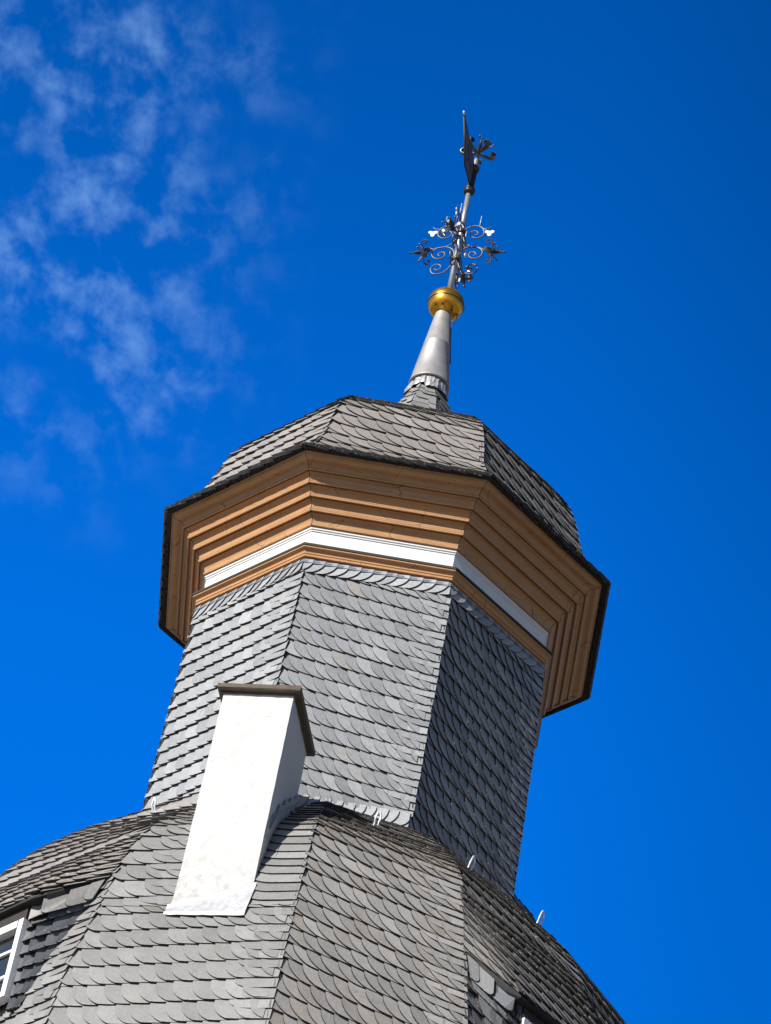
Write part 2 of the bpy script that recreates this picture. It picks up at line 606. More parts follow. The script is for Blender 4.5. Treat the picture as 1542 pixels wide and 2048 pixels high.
def edge_fn(bound, ta, tb, side, d=0.0):
    sa, sb = bound(ta) + d, bound(tb) + d
    k = (sb - sa) / (tb - ta) if tb != ta else 0
    if side > 0:
        return lambda p: p[0] - (sa + k * (p[1] - ta))
    return lambda p: (sa + k * (p[1] - ta)) - p[0]


def slating(mb, S, t0, t1, rng, h=0.14, w=0.095, tilt=0.0, cu=0.95, cv=0.9, col=0.0, colov=0.028,
            sL=None, sR=None, mi=0, n0=0.0, mirror=False, warm=0.35, lov=0.0, fullcol=False, s_ref=0.0,
            kb=2.7, th=ED, tone_lo=0.0, first=0, mitop=None):
    """cover S between t0 and t1 (and the side lines sL, sR) with overlapping slates"""
    sL = sL or S.sL
    sR = sR or S.sR
    j0 = int(math.floor((t0 - abs(tilt) * 2.0) / h)) - 1
    j1 = int(math.ceil((t1 + abs(tilt) * 2.0) / h)) + 1
    for j in range(j0, j1):
        tj = j * h + rng.uniform(-.004, .004)
        tm = min(max(tj + h * .5, t0), t1)
        smin = min(sL(max(t0, tm - h)), sL(min(t1, tm + h))) - 0.03
        smax = max(sR(max(t0, tm - h)), sR(min(t1, tm + h))) + 0.03
        if not fullcol:
            s = smin - rng.uniform(0.0, 1.0) * w
            while s < smax - col * 0.55:
                ww = w * rng.uniform(0.84, 1.18)
                hh = h * rng.uniform(0.99, 1.01)
                k = tilt + rng.uniform(-0.012, 0.012)
                pol = outline(ww, hh, cu * w, cv * h)
                if mirror:
                    pol = [(ww - u, v) for u, v in reversed(pol)]
                tb = tj + tilt * (s - s_ref) + rng.uniform(-.003, .003)
                P = [(s + u, tb + v + k * u, (ww - u) if mirror else u, v) for u, v in pol]
                ta_, tb_ = max(t0, min(p[1] for p in P)), min(t1, max(p[1] for p in P))
                if tb_ - ta_ > 0.004:
                    P = clip(P, lambda p: p[1] - t0)
                    P = clip(P, lambda p: t1 - p[1])
                    if len(P) > 2:
                        P = clip(P, edge_fn(sL, ta_, tb_, 1, -lov))
                    if len(P) > 2:
                        P = clip(P, edge_fn(sR, ta_, tb_, -1, -0.012 if col else 0.0))
                    if len(P) > 2:
                        lay(mb, S, P, n0 + rng.uniform(-.0012, .0012), ww, hh,
                            (min(1, max(tone_lo, rng.gauss(.48, .19))), min(1, max(0, rng.gauss(warm, .22)))), mi, kb=kb, th=th)
                s += ww
        if col:
            for q in (0, 1):
                h2 = h * 0.5
                tb = tj + q * h2
                if tb > t1 or tb + h2 < t0:
                    continue
                tcl = min(max(tb + h2 * 0.5, t0), t1)
                cw = (col if not callable(col) else col(tcl)) * rng.uniform(0.93, 1.1) * (1.08 if q else 0.95)
                sr = sR(tcl)
                if fullcol:
                    cw = sr - sL(tcl) + 0.02
                tb += tilt * (sr - cw - s_ref)
                pol = outline(cw / 1.25, h2, min(cw * 0.55, h * 0.75), h2 * 0.95, over=1.75, top=1.25)
                P = [(sr - cw + u, tb + v + (tilt * 0.6 + rng.uniform(-.012, .012)) * u, u, v) for u, v in pol]
                ta_, tb_ = max(t0, min(p[1] for p in P)), min(t1, max(p[1] for p in P))
                if tb_ - ta_ < 0.004:
                    continue
                P = clip(P, lambda p: p[1] - t0)
                P = clip(P, lambda p: t1 - p[1])
                if len(P) > 2:
                    P = clip(P, edge_fn(sL, ta_, tb_, 1, 0))
                if len(P) > 2:
                    P = clip(P, edge_fn(sR, ta_, tb_, -1, colov + rng.uniform(-.004, .004)))
                if len(P) > 2:
                    lay(mb, S, P, n0 + 0.006 + rng.uniform(-.001, .001), cw, h2,
                        (min(1, max(tone_lo, rng.gauss(.5, .2))), min(1, max(0, rng.gauss(warm, .2)))), mi, ka=0.5, kb=1.3, th=th)


def single_row(mb, S, ta, tb, rng, w, mirror=True, mi=0, n0=0.006, cu=0.9, cv=0.9, warm=0.2, tone_lo=0.0):
    """one course of slates leaning the other way, between two heights"""
    h = tb - ta
    s = S.sL(ta) - 0.3 * w
    while s < S.sR(ta) + 0.1:
        ww = w * rng.uniform(.85, 1.15)
        pol = outline(ww, h, cu * w, cv * h, top=1.0)
        if mirror:
            pol = [(ww - u, v) for u, v in reversed(pol)]
        P = [(s + u, ta + v, (ww - u) if mirror else u, v) for u, v in pol]
        P = clip(P, lambda p: tb - p[1])
        P = clip(P, edge_fn(S.sL, ta, tb, 1, 0.0))
        if len(P) > 2:
            P = clip(P, edge_fn(S.sR, ta, tb, -1, 0.008))
        if len(P) > 2:
            lay(mb, S, P, n0, ww, h, (min(1, max(tone_lo, rng.gauss(.55, .22))), min(1, max(0, rng.gauss(warm, .2)))), mi)
        s += ww


def underlay(mb, S, mi, n=24, off=-0.012, t0=0.0, t1=None, sL=None, sR=None):
    sL, sR = sL or S.sL, sR or S.sR
    t1 = S.T if t1 is None else t1
    vs, fs = [], []
    for i in range(n + 1):
        tt = t0 + (t1 - t0) * i / n
        for s in (sL(tt), sR(tt)):
            vs.append(S(s, tt))
    c = S((sL(t0) + sR(t0)) / 2, (t0 + t1) / 2)
    dn = np.cross(vs[1] - vs[0], vs[-2] - vs[0])
    dn = dn / np.linalg.norm(dn)
    vs = [v + dn * off for v in vs]
    for i in range(n):
        fs.append((2 * i, 2 * i + 1, 2 * i + 3, 2 * i + 2))
    mb.add(vs, fs, mi)


def interp_fn(pts):
    zz = [p[1] for p in pts]
    rr = [p[0] for p in pts]
    return lambda z: float(np.interp(z, zz, rr))


def smooth_prof(pts, sub=6):
    c = catmull([(p[0], p[1], 0) for p in pts], sub)
    return [(p.x, p.y) for p in c]


# ================================================================== the ground
mb = MB()
mb.add([(-2500, -2500, GROUND), (2500, -2500, GROUND), (2500, 2500, GROUND), (-2500, 2500, GROUND)], [(0, 1, 2, 3)])
gr = mb.build('ground', M['ground'])
tag(gr, 'paved square around the foot of the tower', 'ground', kind='structure')

# ================================================================== the tower
tower = empty('church_tower', (0, 0, GROUND))
tag(tower, 'octagonal slate clad tower with ochre cornice, domed cap and white chimney', 'tower')
TOFF = Vector((0, 0, -GROUND))


def part(mb, name, mats, parent=None, tagcol=False):
    """parts keep world coordinates: their parent sits at the tower's foot"""
    o = mb.build(name, mats, None, None, tagcol)
    p = parent or tower
    o.parent = p
    if p is tower:
        o.location = TOFF
    return o


V0 = -25.486                       # azimuth of the hip between the left and the front side
OCT = [V0 + 45 * k for k in range(-4, 5)]

# ---------------------------------------------------------------- lower roof
roof_prof = smooth_prof([(2.93, -7.0), (2.86, -6.2), (2.76, -5.3), (2.67, -4.65), (2.555, -4.22), (2.47, -3.92), (2.40, -3.65),
                         (2.32, -3.46), (2.245, -3.25), (2.13, -3.04), (1.97, -2.855), (1.80, -2.68), (1.62, -2.485), (1.40, -2.33)])
rp = interp_fn(roof_prof)


def rshift(dz):
    return lambda z: rp(z - dz)


side_prof = interp_fn(smooth_prof([(2.98, -7.0), (2.92, -6.0), (2.86, -5.0), (2.78, -4.4), (2.68, -3.8), (2.55, -3.35), (2.39, -2.98), (2.24, -2.74),
                                   (2.09, -2.55), (1.83, -2.28), (1.60, -2.09), (1.40, -1.95)]))
side_right = interp_fn(smooth_prof([(3.1, -7.0), (3.0, -5.4), (2.88, -4.4), (2.74, -3.7), (2.56, -3.28), (2.39, -3.03), (2.23, -2.85),
                                    (2.06, -2.66), (1.80, -2.37), (1.58, -2.13), (1.40, -1.97)]))
RV = [(-36.5, 0.0), (-4.2, 0.0), (24.0, 0.0), (57.5, 0.02), (80.0, 0.30), (111.0, 0.10), (143.5, 0.0), (175.8, 0.0), (204.0, 0.0), (237.5, 0.02),
      (256.0, 0.2), (285.0, 0.33), (323.5, 0.0)]
roof_faces = []
for (a1, d1), (a2, d2) in zip(RV[:-1], RV[1:]):
    pf = [side_prof if d == .33 else (side_right if d == .30 else rshift(d)) for d in (d1, d2)]
    roof_faces.append(Face(pf[0], a1, pf[1], a2, -7.0, -2.28 + 0.5 * (d1 + d2)))
FLA, FAB, FBR, FRR = roof_faces[0], roof_faces[1], roof_faces[2], roof_faces[3]
FLL = roof_faces[11]

# chimney layout
CH_AZ = -14.46
ce = Vector((math.cos(R_(CH_AZ)), math.sin(R_(CH_AZ)), 0))       # to the right along its front
cn = Vector((-math.sin(R_(CH_AZ)), math.cos(R_(CH_AZ)), 0))      # to the back
CH_FR = Vector((-0.470, -2.346, 0))
CH_W, CH_D, CH_Z = 0.535, 0.645, -2.150
CH_FL = CH_FR - ce * CH_W

mb = MB()
mb.edge = 3
rng = random.Random(11)
H, W = 0.160, 0.107
for f in roof_faces:
    underlay(mb, f, 2, 40, -0.02)
# side with the chimney: stacked slates on both sides of the shaft
ch_t = FLA.tz(-4.03)
eL = FLA.e
scl = float(np.dot(CH_FL[:], eL)) - 0.005
scr = float(np.dot(CH_FR[:], eL)) + 0.004
slating(mb, FLA, 0.9, ch_t, rng, .185, .116, tilt=0.05, col=0.27, mi=1, warm=0.25)
slating(mb, FLA, ch_t + .01, FLA.T, rng, .185, .13, tilt=0.05, col=0.26, mi=1, warm=0.25, sR=lambda t_: min(FLA.sR(t_), scl + 0.03))
slating(mb, FLA, ch_t + .01, FLA.T, rng, .19, W, tilt=0.04, col=0.3, mi=1, warm=0.28, sL=lambda t_: min(scr - 0.02, FLA.sR(t_) - 0.02), fullcol=True)
slating(mb, FAB, 0.9, FAB.T, rng, H, W, tilt=-0.10, col=0.27, mi=0, warm=0.5)
# sides with dormers: the hood leaves a gap in the slating; see below
DZ = {'FLL': -3.68, 'FBR': -3.98}
slating(mb, FBR, FBR.tz(-3.35), FBR.T, rng, H, W, tilt=-0.10, col=0.27, mi=0, warm=0.5)
slating(mb, FLL, FLL.tz(-3.25), FLL.T, rng, H * 1.05, W * 1.1, tilt=0.03, cu=.55, cv=.7, col=0.25, mi=0, warm=0.3)
for f in (FBR, FLL):
    slating(mb, f, 0.9, f.tz(-3.85 if f is FBR else -3.6), rng, H, W, tilt=0.0, cu=.6, cv=.6, col=0.25, mi=1, warm=0.3)
slating(mb, FRR, 0.9, FRR.T, rng, H, W, tilt=-0.10, col=0.25, mi=0, warm=0.5)
slating(mb, roof_faces[10], 0.9, roof_faces[10].T, rng, H, W, tilt=0.03, col=0.25, mi=0, warm=0.4)
for f in roof_faces[4:10]:
    slating(mb, f, 0.9, f.T, rng, H * 1.1, W * 1.2, tilt=-0.05, col=0.25, mi=0, warm=0.45)
roof = part(mb, 'roof', [M['slate_roof'], M['slate_grey'], M['under'], M['edge']], tagcol=True)
roof['label'] = 'curved grey brown slate roof below the turret'

# walls under the roof (below the frame)
mb = MB()
vs, fs = [], []
for zz, rr in ((GROUND, 2.75), (-7.2, 2.75), (-7.2, 3.0), (-7.0, 3.05), (-6.98, 2.9)):
    for a, _ in RV[:-1]:
        d = dirv(a)
        vs.append((d.x * rr, d.y * rr, zz))
m_ = len(RV) - 1
for i in range(4):
    for k in range(m_):
        fs.append((i * m_ + k, i * m_ + (k + 1) % m_, (i + 1) * m_ + (k + 1) % m_, (i + 1) * m_ + k))
mb.add(vs, fs)
part(mb, 'wall', M['plaster_wall'])


# ---------------------------------------------------------------- dormers
def dormer(f, ap, s0, zh, zs, z1, z2, ztop, ls, side, seed, rowmi=0):
    """shed dormer on roof side f: hood sweeping out from the roof, slated cheeks, white window.
    s0 = half width of the front, zh/zs = head and sill, z1/z2 = hood edge at the hips and at the front"""
    rng = random.Random(seed)
    e, n = f.e, f.n
    tt = f.tz(ztop)
    P = lambda s, d, z: np.array([e[0] * s + n[0] * d, e[1] * s + n[1] * d, z])
    apx = ap + 0.065
    t1_ = f.tz(z1)
    hipL, hipR = f(f.sL(t1_) + 0.0, t1_) + n * 0.01, f(f.sR(t1_), t1_) + n * 0.01
    sa, sb = f.sL(t1_), f.sR(t1_)
    low, up = [], []
    for k in range(25):
        q = k / 24
        s = sa + (sb - sa) * q
        x = abs(s - ls)
        # distance out and height of the hood edge, easing from the hip to the front corner
        lim = s0 + 0.10
        if x <= lim:
            d, z = apx, z2
        else:
            far = (abs(sa - ls) if s < ls else abs(sb - ls))
            y = min(1.0, (x - lim) / max(0.01, far - lim))
            y = y * y * (3 - 2 * y) * 0.45 + y * 0.55
            dh = float(np.dot((hipL if s < ls else hipR), n))
            d, z = apx + (dh - apx) * y, z2 + (z1 - z2) * y
        low.append(P(s, d, z))
        st = f.sL(tt) + (f.sR(tt) - f.sL(tt)) * q
        up.append(f(st, tt))
    low, up = np.array(low), np.array(up)
    # bow the hood so that its ends follow the hip lines
    bow = []
    for k in range(25):
        q = k / 24
        ends = []
        for hs, i_ in ((f.sL, 0), (f.sR, -1)):
            tm = f.tz((z1 + ztop) / 2)
            ends.append(f(hs(tm), tm) + n * .01 - (low[i_] + up[i_]) / 2)
        wl, wr = max(0, 1 - q * 3.0), max(0, 1 - (1 - q) * 3.0)
        bow.append(ends[0] * wl + ends[1] * wr + n * 0.05 * (1 - wl - wr))
    hood = Patch(low, up, np.array(bow))
    mb = MB()
    mb.edge = 3
    underlay(mb, hood, 1, 3, -0.016)
    slating(mb, hood, 0.0, hood.T, rng, 0.155, 0.108, tilt=(-0.08 if side < 0 else 0.03), cu=.9 if side < 0 else .55, cv=.8 if side < 0 else .55,
            col=0.24, mi=0, warm=0.45, n0=0.004)
    # soffit boards under the hood edge
    inner = np.array([p - n * 0.075 + np.array([0, 0, -0.002]) if abs(np.dot(p, e) - ls) < s0 + .1 else p - n * 0.02 - np.array([0, 0, .02]) for p in low])
    vs = [p - np.array([0, 0, 0.02]) for p in low] + list(inner - np.array([0, 0, .02])) + list(low)
    m = len(low)
    fs = [(i + 1, i, m + i, m + i + 1) for i in range(m - 1)] + [(2 * m + i, i, i + 1, 2 * m + i + 1) for i in range(m - 1)]
    mb.add(vs, fs, 1)
    # cheeks
    for sg in (-1, 1):
        jam = ls + sg * s0
        K = 7
        fr, bk = [], []
        for k in range(K):
            q = k / (K - 1)
            z = z2 - 0.03 + (zs - 0.10 - z2 + 0.03) * q
            fr.append(P(jam, ap - 0.02 + 0.0 * q, z))
            # valley on the roof slope
            far = (f.sL(f.tz(z)) if sg < 0 else f.sR(f.tz(z)))
            sv = jam + (far - jam) * (0.58 - 0.42 * q ** 1.3)
            bk.append(f(sv, f.tz(z + 0.02)) + n * 0.012)
        fr, bk = np.array(fr), np.array(bk)
        # rows run from the front edge back; slates hang vertically
        lo = np.array([fr[-1] + (bk[-1] - fr[-1]) * q for q in np.linspace(0, 1, 9)])
        # arrange as columns: for each q across, lower point at the sill end and upper point under the hood
        upc = []
        for q, pl_ in zip(np.linspace(0, 1, 9), lo):
            hs = sa if sg < 0 else sb
            sq = jam + (hs - jam) * 0.90 * q
            ls_ = low @ e
            top = np.array([np.interp(sq, ls_, low[:, i_]) for i_ in range(3)]) - n * (.065 * (1 - q) + .015) - np.array([0, 0, .022])
            upc.append(top)
        upc = np.array(upc)
        if sg < 0:
            lo, upc = lo[::-1], upc[::-1]
        ck = Patch(lo, upc, -0.015)
        if ck.nn @ n < 0 and False:
            pass
        underlay(mb, ck, 1, 4, -0.012)
        slating(mb, ck, 0.0, ck.T - 0.10, rng, 0.155, 0.085, tilt=0.05 * sg, cu=0.35, cv=0.28, mi=2, warm=0.15, tone_lo=0.3)
        single_row(mb, ck, ck.T - 0.17, ck.T + 0.02, rng, 0.10, mirror=(sg < 0), mi=rowmi, n0=0.02, cu=.45, cv=.35, warm=.4)
    d_o = part(mb, 'dormer', [M['slate_roof'], M['under'], M['slate_dark'], M['edge']], tagcol=True)
    # window
    zc, hh = (zh + zs) / 2, (zh - zs) / 2
    up_ = Vector((0, 0, 1))
    ev, nv = Vector(e), Vector(n)
    fb = MB()
    cpt = lambda s, d, z: ev * s + nv * d + up_ * z
    for sg in (-1, 1):
        box(fb, cpt(ls + sg * (s0 - .024), ap, zc), ev * .024, nv * .035, up_ * hh)
    box(fb, cpt(ls, ap, zh - .03), ev * (s0 - .062), nv * .033, up_ * .03)
    box(fb, cpt(ls, ap + .01, zs + .025), ev * (s0 - .062), nv * .05, up_ * .025)
    box(fb, cpt(ls, ap - .008, zc), ev * .022, nv * .018, up_ * (hh - .062))
    for sg in (-1, 1):
        for q in (-.33, .33):
            box(fb, cpt(ls + sg * (s0 / 2 - .02), ap - .012, zc + q * hh), ev * (s0 / 2 - .063), nv * .010, up_ * .011)
    fr_ = part(fb, 'window_frame', M['white_wood'], d_o)
    pb = MB()
    box(pb, cpt(ls, ap - .03, zc), ev * (s0 - .055), nv * .004, up_ * (hh - .055))
    part(pb, 'window_pane', M['glass'], d_o)
    # board behind the hood edge, above the head
    hb = MB()
    box(hb, cpt(ls, ap + .0, (z2 - .025 + zh) / 2 + .002), ev * s0, nv * .02, up_ * ((z2 - .03 - zh) / 2))
    part(hb, 'lintel_board', M['lip'], d_o)
    return d_o


d1 = dormer(FLL, 2.70, 0.34, -4.15, -4.80, -3.70, -4.02, -3.2, -0.15, 1, 5)
d1['label'] = 'slate hooded dormer on the left roof slope'
d2 = dormer(FBR, 2.70, 0.40, -4.42, -5.05, -3.94, -4.31, -3.3, 0.03, -1, 6, 2)
d2['label'] = 'slate hooded dormer on the right roof slope'

# ---------------------------------------------------------------- chimney
mb = MB()
ZB = -4.35
cc = CH_FL + (CH_FR - CH_FL) * .5 + cn * (CH_D / 2)
nx, nz = 10, 30
prng = random.Random(3)
vs, fs = [], []
ring = []
for k in range(nx):
    ring.append(CH_FL + ce * CH_W * k / nx)
for k in range(nx):
    ring.append(CH_FR + cn * CH_D * k / nx)
for k in range(nx):
    ring.append(CH_FR + cn * CH_D - ce * CH_W * k / nx)
for k in range(nx):
    ring.append(CH_FL + cn * CH_D - cn * CH_D * k / nx)
for i in range(nz + 1):
    z = ZB + (CH_Z - ZB) * i / nz
    flare = max(0.0, (-3.80 - z) / 0.3) * 0.012
    for k, p in enumerate(ring):
        o = (p - cc).normalized()
        q = p + o * (prng.uniform(-.0022, .0022) + flare)
        lx = (q - CH_FR).dot(ce)
        q = q - ce * lx * 0.050 * max(0, i / nz)
        vs.append((q.x, q.y, z))
m = len(ring)
for i in range(nz):
    for k in range(m):
        fs.append((i * m + k, i * m + (k + 1) % m, (i + 1) * m + (k + 1) % m, (i + 1) * m + k))
fs.append(tuple(nz * m + k for k in range(m)))
mb.add(vs, fs, 0)
chim = part(mb, 'chimney', M['plaster'])
chim['label'] = 'white plastered chimney shaft'
mb = MB()
for ovl, ovr, z0_, z1_ in ((0.000, 0.010, CH_Z, CH_Z + 0.016), (0.016, 0.052, CH_Z + 0.016, CH_Z + 0.060)):
    cc2 = cc + ce * (ovr - ovl) / 2
    a, b = CH_W / 2 + (ovl + ovr) / 2, CH_D / 2 + ovr
    ch = 0.006
    rings = []
    for z, ins in ((z0_, ch), (z0_ + ch, 0), (z1_ - ch, 0), (z1_, ch)):
        rg = []
        for x, y in ((-1, -1), (1, -1), (1, 1), (-1, 1)):
            rg.append(cc2 + ce * x * (a - ins) + cn * y * (b - ins) + Vector((0, 0, z + prng.uniform(-.003, .003))))
        rings.append(rg)
    vs = [p for r in rings for p in r]
    fs = [(3, 2, 1, 0), (12, 13, 14, 15)]
    for i in range(3):
        for k in range(4):
            fs.append((i * 4 + k, i * 4 + (k + 1) % 4, (i + 1) * 4 + (k + 1) % 4, (i + 1) * 4 + k))
    mb.add(vs, fs)
# flue opening
box(mb, cc + Vector((0, 0, CH_Z + .10)), ce * .16, cn * .16, Vector((0, 0, .022)))
part(mb, 'chimney_cap', M['concrete'], chim)

# lead flashing: apron in front, soaker strip up the right side
mb = MB()
n3 = Vector(FLA.n)
vs, fs = [], []
NS = 12
for k in range(NS + 1):
    q_ = k / NS
    p = CH_FL - ce * .026 + ce * (CH_W + .046) * q_
    zb = FLA.surf_z(p.x, p.y)
    wob = prng.uniform(-.003, .003)
    sp = p.dot(Vector(FLA.e))
    zl_ = FLA.surf_z((CH_FL - ce * .026).x, (CH_FL - ce * .026).y)
    zc_, zd_ = (zl_ - .010) * (1 - q_) - 4.112 * q_, (zl_ - .034) * (1 - q_) - 4.150 * q_
    a = p - cn * .010 + Vector((0, 0, zb + 0.075 + wob))
    b = p - cn * .016 + Vector((0, 0, zb + 0.030))
    c = Vector(FLA(sp, FLA.tz(zc_))) + n3 * 0.038
    d = Vector(FLA(sp, FLA.tz(zd_ + wob))) + n3 * 0.034
    vs += [a, b, c, d, d - n3 * .008]
for k in range(NS):
    for q in range(4):
        fs.append((k * 5 + q + 1, (k + 1) * 5 + q + 1, (k + 1) * 5 + q, k * 5 + q))
mb.add(vs, fs, 0)
for sg, base in ((1, CH_FR), (-1, CH_FL)):
    vs, fs = [], []
    for k in range(31):
        p = base + cn * (CH_D * k / 30 - 0.01)
        zb = max(FLA.surf_z(p.x, p.y), FAB.surf_z(p.x, p.y) if sg > 0 else -9)
        step = 0.030 + 0.030 * ((k // 3) % 2) * prng.uniform(.4, 1) + prng.uniform(-.008, .008)
        if sg < 0:
            step *= 0.45
        vs += [p + ce * sg * (.014) + Vector((0, 0, zb + step)), p + ce * sg * .020 + Vector((0, 0, zb + .012)),
               p + ce * sg * .026 + Vector((0, 0, zb - .01))]
    for k in range(30):
        for q in range(2):
            fs.append((k * 3 + q, k * 3 + q + 1, k * 3 + q + 4, k * 3 + q + 3))
    mb.add(vs, fs, 1)
part(mb, 'chimney_flashing', [M['lead_white'], M['zinc']], chim)
# lead tray and raised slates behind the chimney
mb = MB()
back_z = -2.36
sr_ = random.Random(4)
for k in range(6):
    z = -2.735 + k * 0.022
    x0_, x1_ = -.40, -.118 + .006 * k + sr_.uniform(-.006, .006)
    y0_ = -1.765 + .012 * k + sr_.uniform(-.004, .004)
    nseg = 3
    for q in range(nseg):
        xa, xb = x0_ + (x1_ - x0_) * q / nseg, x0_ + (x1_ - x0_) * (q + 1) / nseg - .003
        box(mb, ((xa + xb) / 2, y0_ + .16 + sr_.uniform(-.004, .004), z + sr_.uniform(-.002, .002)), ((xb - xa) / 2, -.012, 0), (.0, .16, .045), (0, -.002, .0075), 0)
saddle = part(mb, 'saddle_slates', [M['slate_roof']], tagcol=True)
mb = MB()
pts = [Vector((-.36, -1.80, -2.72)), Vector((-.30, -1.825, -2.775)), Vector((-.22, -1.83, -2.785)), Vector((-.115, -1.82, -2.765))]
vs = []
for p in catmull(pts, 5):
    vs += [p, p + cn * .12 + Vector((0, 0, .035)), p + Vector((0, 0, .012))]
fs = []
for k in range(len(vs) // 3 - 1):
    fs += [(3 * k, 3 * k + 3, 3 * k + 4, 3 * k + 1), (3 * k + 2, 3 * k + 5, 3 * k + 3, 3 * k)]
mb.add(vs, fs)
part(mb, 'lead_tray', M['zinc'])

# ---------------------------------------------------------------- slate clad shaft
wallp = lambda z: 1.458 + (1.5 - 1.458) * max(0, -z) / 2.1
mb = MB()
mb.edge = 2
rng = random.Random(21)
for k in range(8):
    f = Face(wallp, OCT[k], wallp, OCT[k + 1], -2.75, -0.035, 30)
    underlay(mb, f, 1, 6, -0.014)
    az = (OCT[k] + OCT[k + 1]) / 2
    T = f.T
    tf = f.tz(-2.30)
    if abs(az + 48) < 5:       # left side, small rounded slates
        slating(mb, f, 0, T - 0.125, rng, .142, .098, tilt=0.055, cu=.50, cv=.5, col=0.24, warm=.25)
        single_row(mb, f, T - 0.135, T, rng, .092, mirror=True, cu=.95, cv=.95)
    else:
        slating(mb, f, tf if abs(az + 3) < 5 else 0, T - 0.125, rng, .142, .094, tilt=-0.115, col=0.19, warm=.22)
        single_row(mb, f, T - 0.135, T, rng, .094, mirror=True, cu=.95, cv=.95)
        if abs(az + 3) < 5:
            single_row(mb, f, tf - .11, tf + .03, rng, .088, mirror=True, cu=.75, cv=.95, tone_lo=.5, n0=.012)
shaft = part(mb, 'shaft', [M['slate_wall'], M['under'], M['edge']], tagcol=True)
shaft['label'] = 'slate clad octagonal shaft'


# ---------------------------------------------------------------- cornice
def oct_sweep(mb, prof, mi=0, gap=0.0, bow=None):
    vs, fs = [], []
    for r, z in prof:
        for k in range(8):
            d = dirv(OCT[k])
            vs.append((d.x * r, d.y * r, z))
    for i in range(len(prof) - 1):
        for k in range(8):
            k2 = (k + 1) % 8
            fs.append((i * 8 + k, i * 8 + k2, (i + 1) * 8 + k2, (i + 1) * 8 + k))
    mb.add(vs, fs, mi)


def arc(p, q, bulge, n=5):
    """quarter-like curve from p to q, bulge to the left of p->q (+) or right (-)"""
    dx, dz = q[0] - p[0], q[1] - p[1]
    out = []
    for i in range(1, n + 1):
        k = i / n
        s = 4 * k * (1 - k) * bulge
        out.append((p[0] + dx * k - dz * s, p[1] + dz * k + dx * s))
    return out


def chain(*items):
    out = [items[0]]
    for it in items[1:]:
        if len(it) == 3:
            out += arc(out[-1], it[:2], it[2])
        else:
            out.append(it)
    return out


mb = MB()
oct_sweep(mb, [(1.40, .086), (1.443, .086), (1.443, .262), (1.452, .266), (1.452, .276), (1.462, .281), (1.462, .298), (1.40, .300)])
frieze = part(mb, 'frieze', M['white_wood'])
frieze['label'] = 'white painted frieze board'
mb = MB()
def quirk(r, z, w_=.013, h_=.024):
    """narrow upward slot between a board and the bead in front of it"""
    return [(r, z), (r, z + h_), (r + w_, z + h_), (r + w_, z + .001)]


prof = chain((1.40, .300), (1.470, .302), (1.479, .312, -.4), (1.472, .322, -.4), (1.474, .330),
             (1.516, .396, .14), *quirk(1.516, .398), (1.543, .409, -.45), (1.536, .424, -.45), (1.540, .434),
             (1.545, .462), (1.578, .490, .18), *quirk(1.578, .492), (1.606, .503, -.45), (1.598, .519, -.45), (1.604, .530),
             (1.642, .572, .18), *quirk(1.642, .574), (1.671, .585, -.45), (1.664, .600, -.45), (1.670, .612),
             (1.678, .638), (1.708, .650), *quirk(1.708, .651, .012, .018), (1.732, .661, -.4), (1.726, .674), (1.732, .686),
             (1.776, .712, .18), (1.828, .742, -.22), (1.838, .742), (1.838, .752), (1.40, .756))
oct_sweep(mb, prof)
# open mitre joints at the corners
for k in range(8):
    d = dirv(OCT[k])
    tube(mb, [d * (r + .0004) + Vector((0, 0, z)) for r, z in prof[1:-2]], .0023, 5, 1, smooth=False)
corn = part(mb, 'cornice', [M['ochre'], M['lip']])
corn['label'] = 'wide ochre painted wooden cornice in stepped mouldings'
# mitre joints: thin dark gaps at the corners are left by the wood itself
mb = MB()
oct_sweep(mb, chain((1.42, -.045), (1.462, -.045), (1.462, -.020), (1.474, -.018), (1.482, -.004, -.35), (1.474, .008, -.35), (1.486, .012),
                    (1.505, .046, .2), (1.512, .048), (1.519, .058, -.35), (1.515, .066), (1.42, .066)))
part(mb, 'lower_moulding', M['ochre'])
mb = MB()
oct_sweep(mb, [(1.42, .0665), (1.524, .0665), (1.526, .086), (1.446, .104), (1.42, .104)])
part(mb, 'moulding_flashing', M['lip'])
mb = MB()
oct_sweep(mb, [(1.43, -.078), (1.487, -.078), (1.487, -.070), (1.478, -.066), (1.476, -.046), (1.43, -.0455)])
part(mb, 'zinc_strip', M['zinc'])

# ---------------------------------------------------------------- domed cap
dome_prof = smooth_prof([(1.875, .752), (1.80, .805), (1.71, .92), (1.62, 1.09), (1.565, 1.26), (1.52, 1.42), (1.465, 1.57), (1.385, 1.70),
                         (1.285, 1.815), (1.14, 1.925), (.95, 2.03), (.70, 2.13), (.45, 2.22), (.34, 2.28), (.31, 2.34)])
dp = interp_fn(dome_prof)
mb = MB()
mb.edge = 2
rng = random.Random(33)
for k in range(8):
    f = Face(dp, OCT[k], dp, OCT[k + 1], .753, 2.34)
    underlay(mb, f, 1, 40, -0.012)
    az = (OCT[k] + OCT[k + 1]) / 2
    if abs(az + 48) < 5:
        slating(mb, f, 0.0, f.T, rng, .150, .11, tilt=0.05, cu=.55, cv=.55, col=0.25, warm=.35, lov=.004)
    else:
        slating(mb, f, 0.0, f.T, rng, .150, .128, tilt=-0.07, col=0.22, warm=.45, lov=.004)
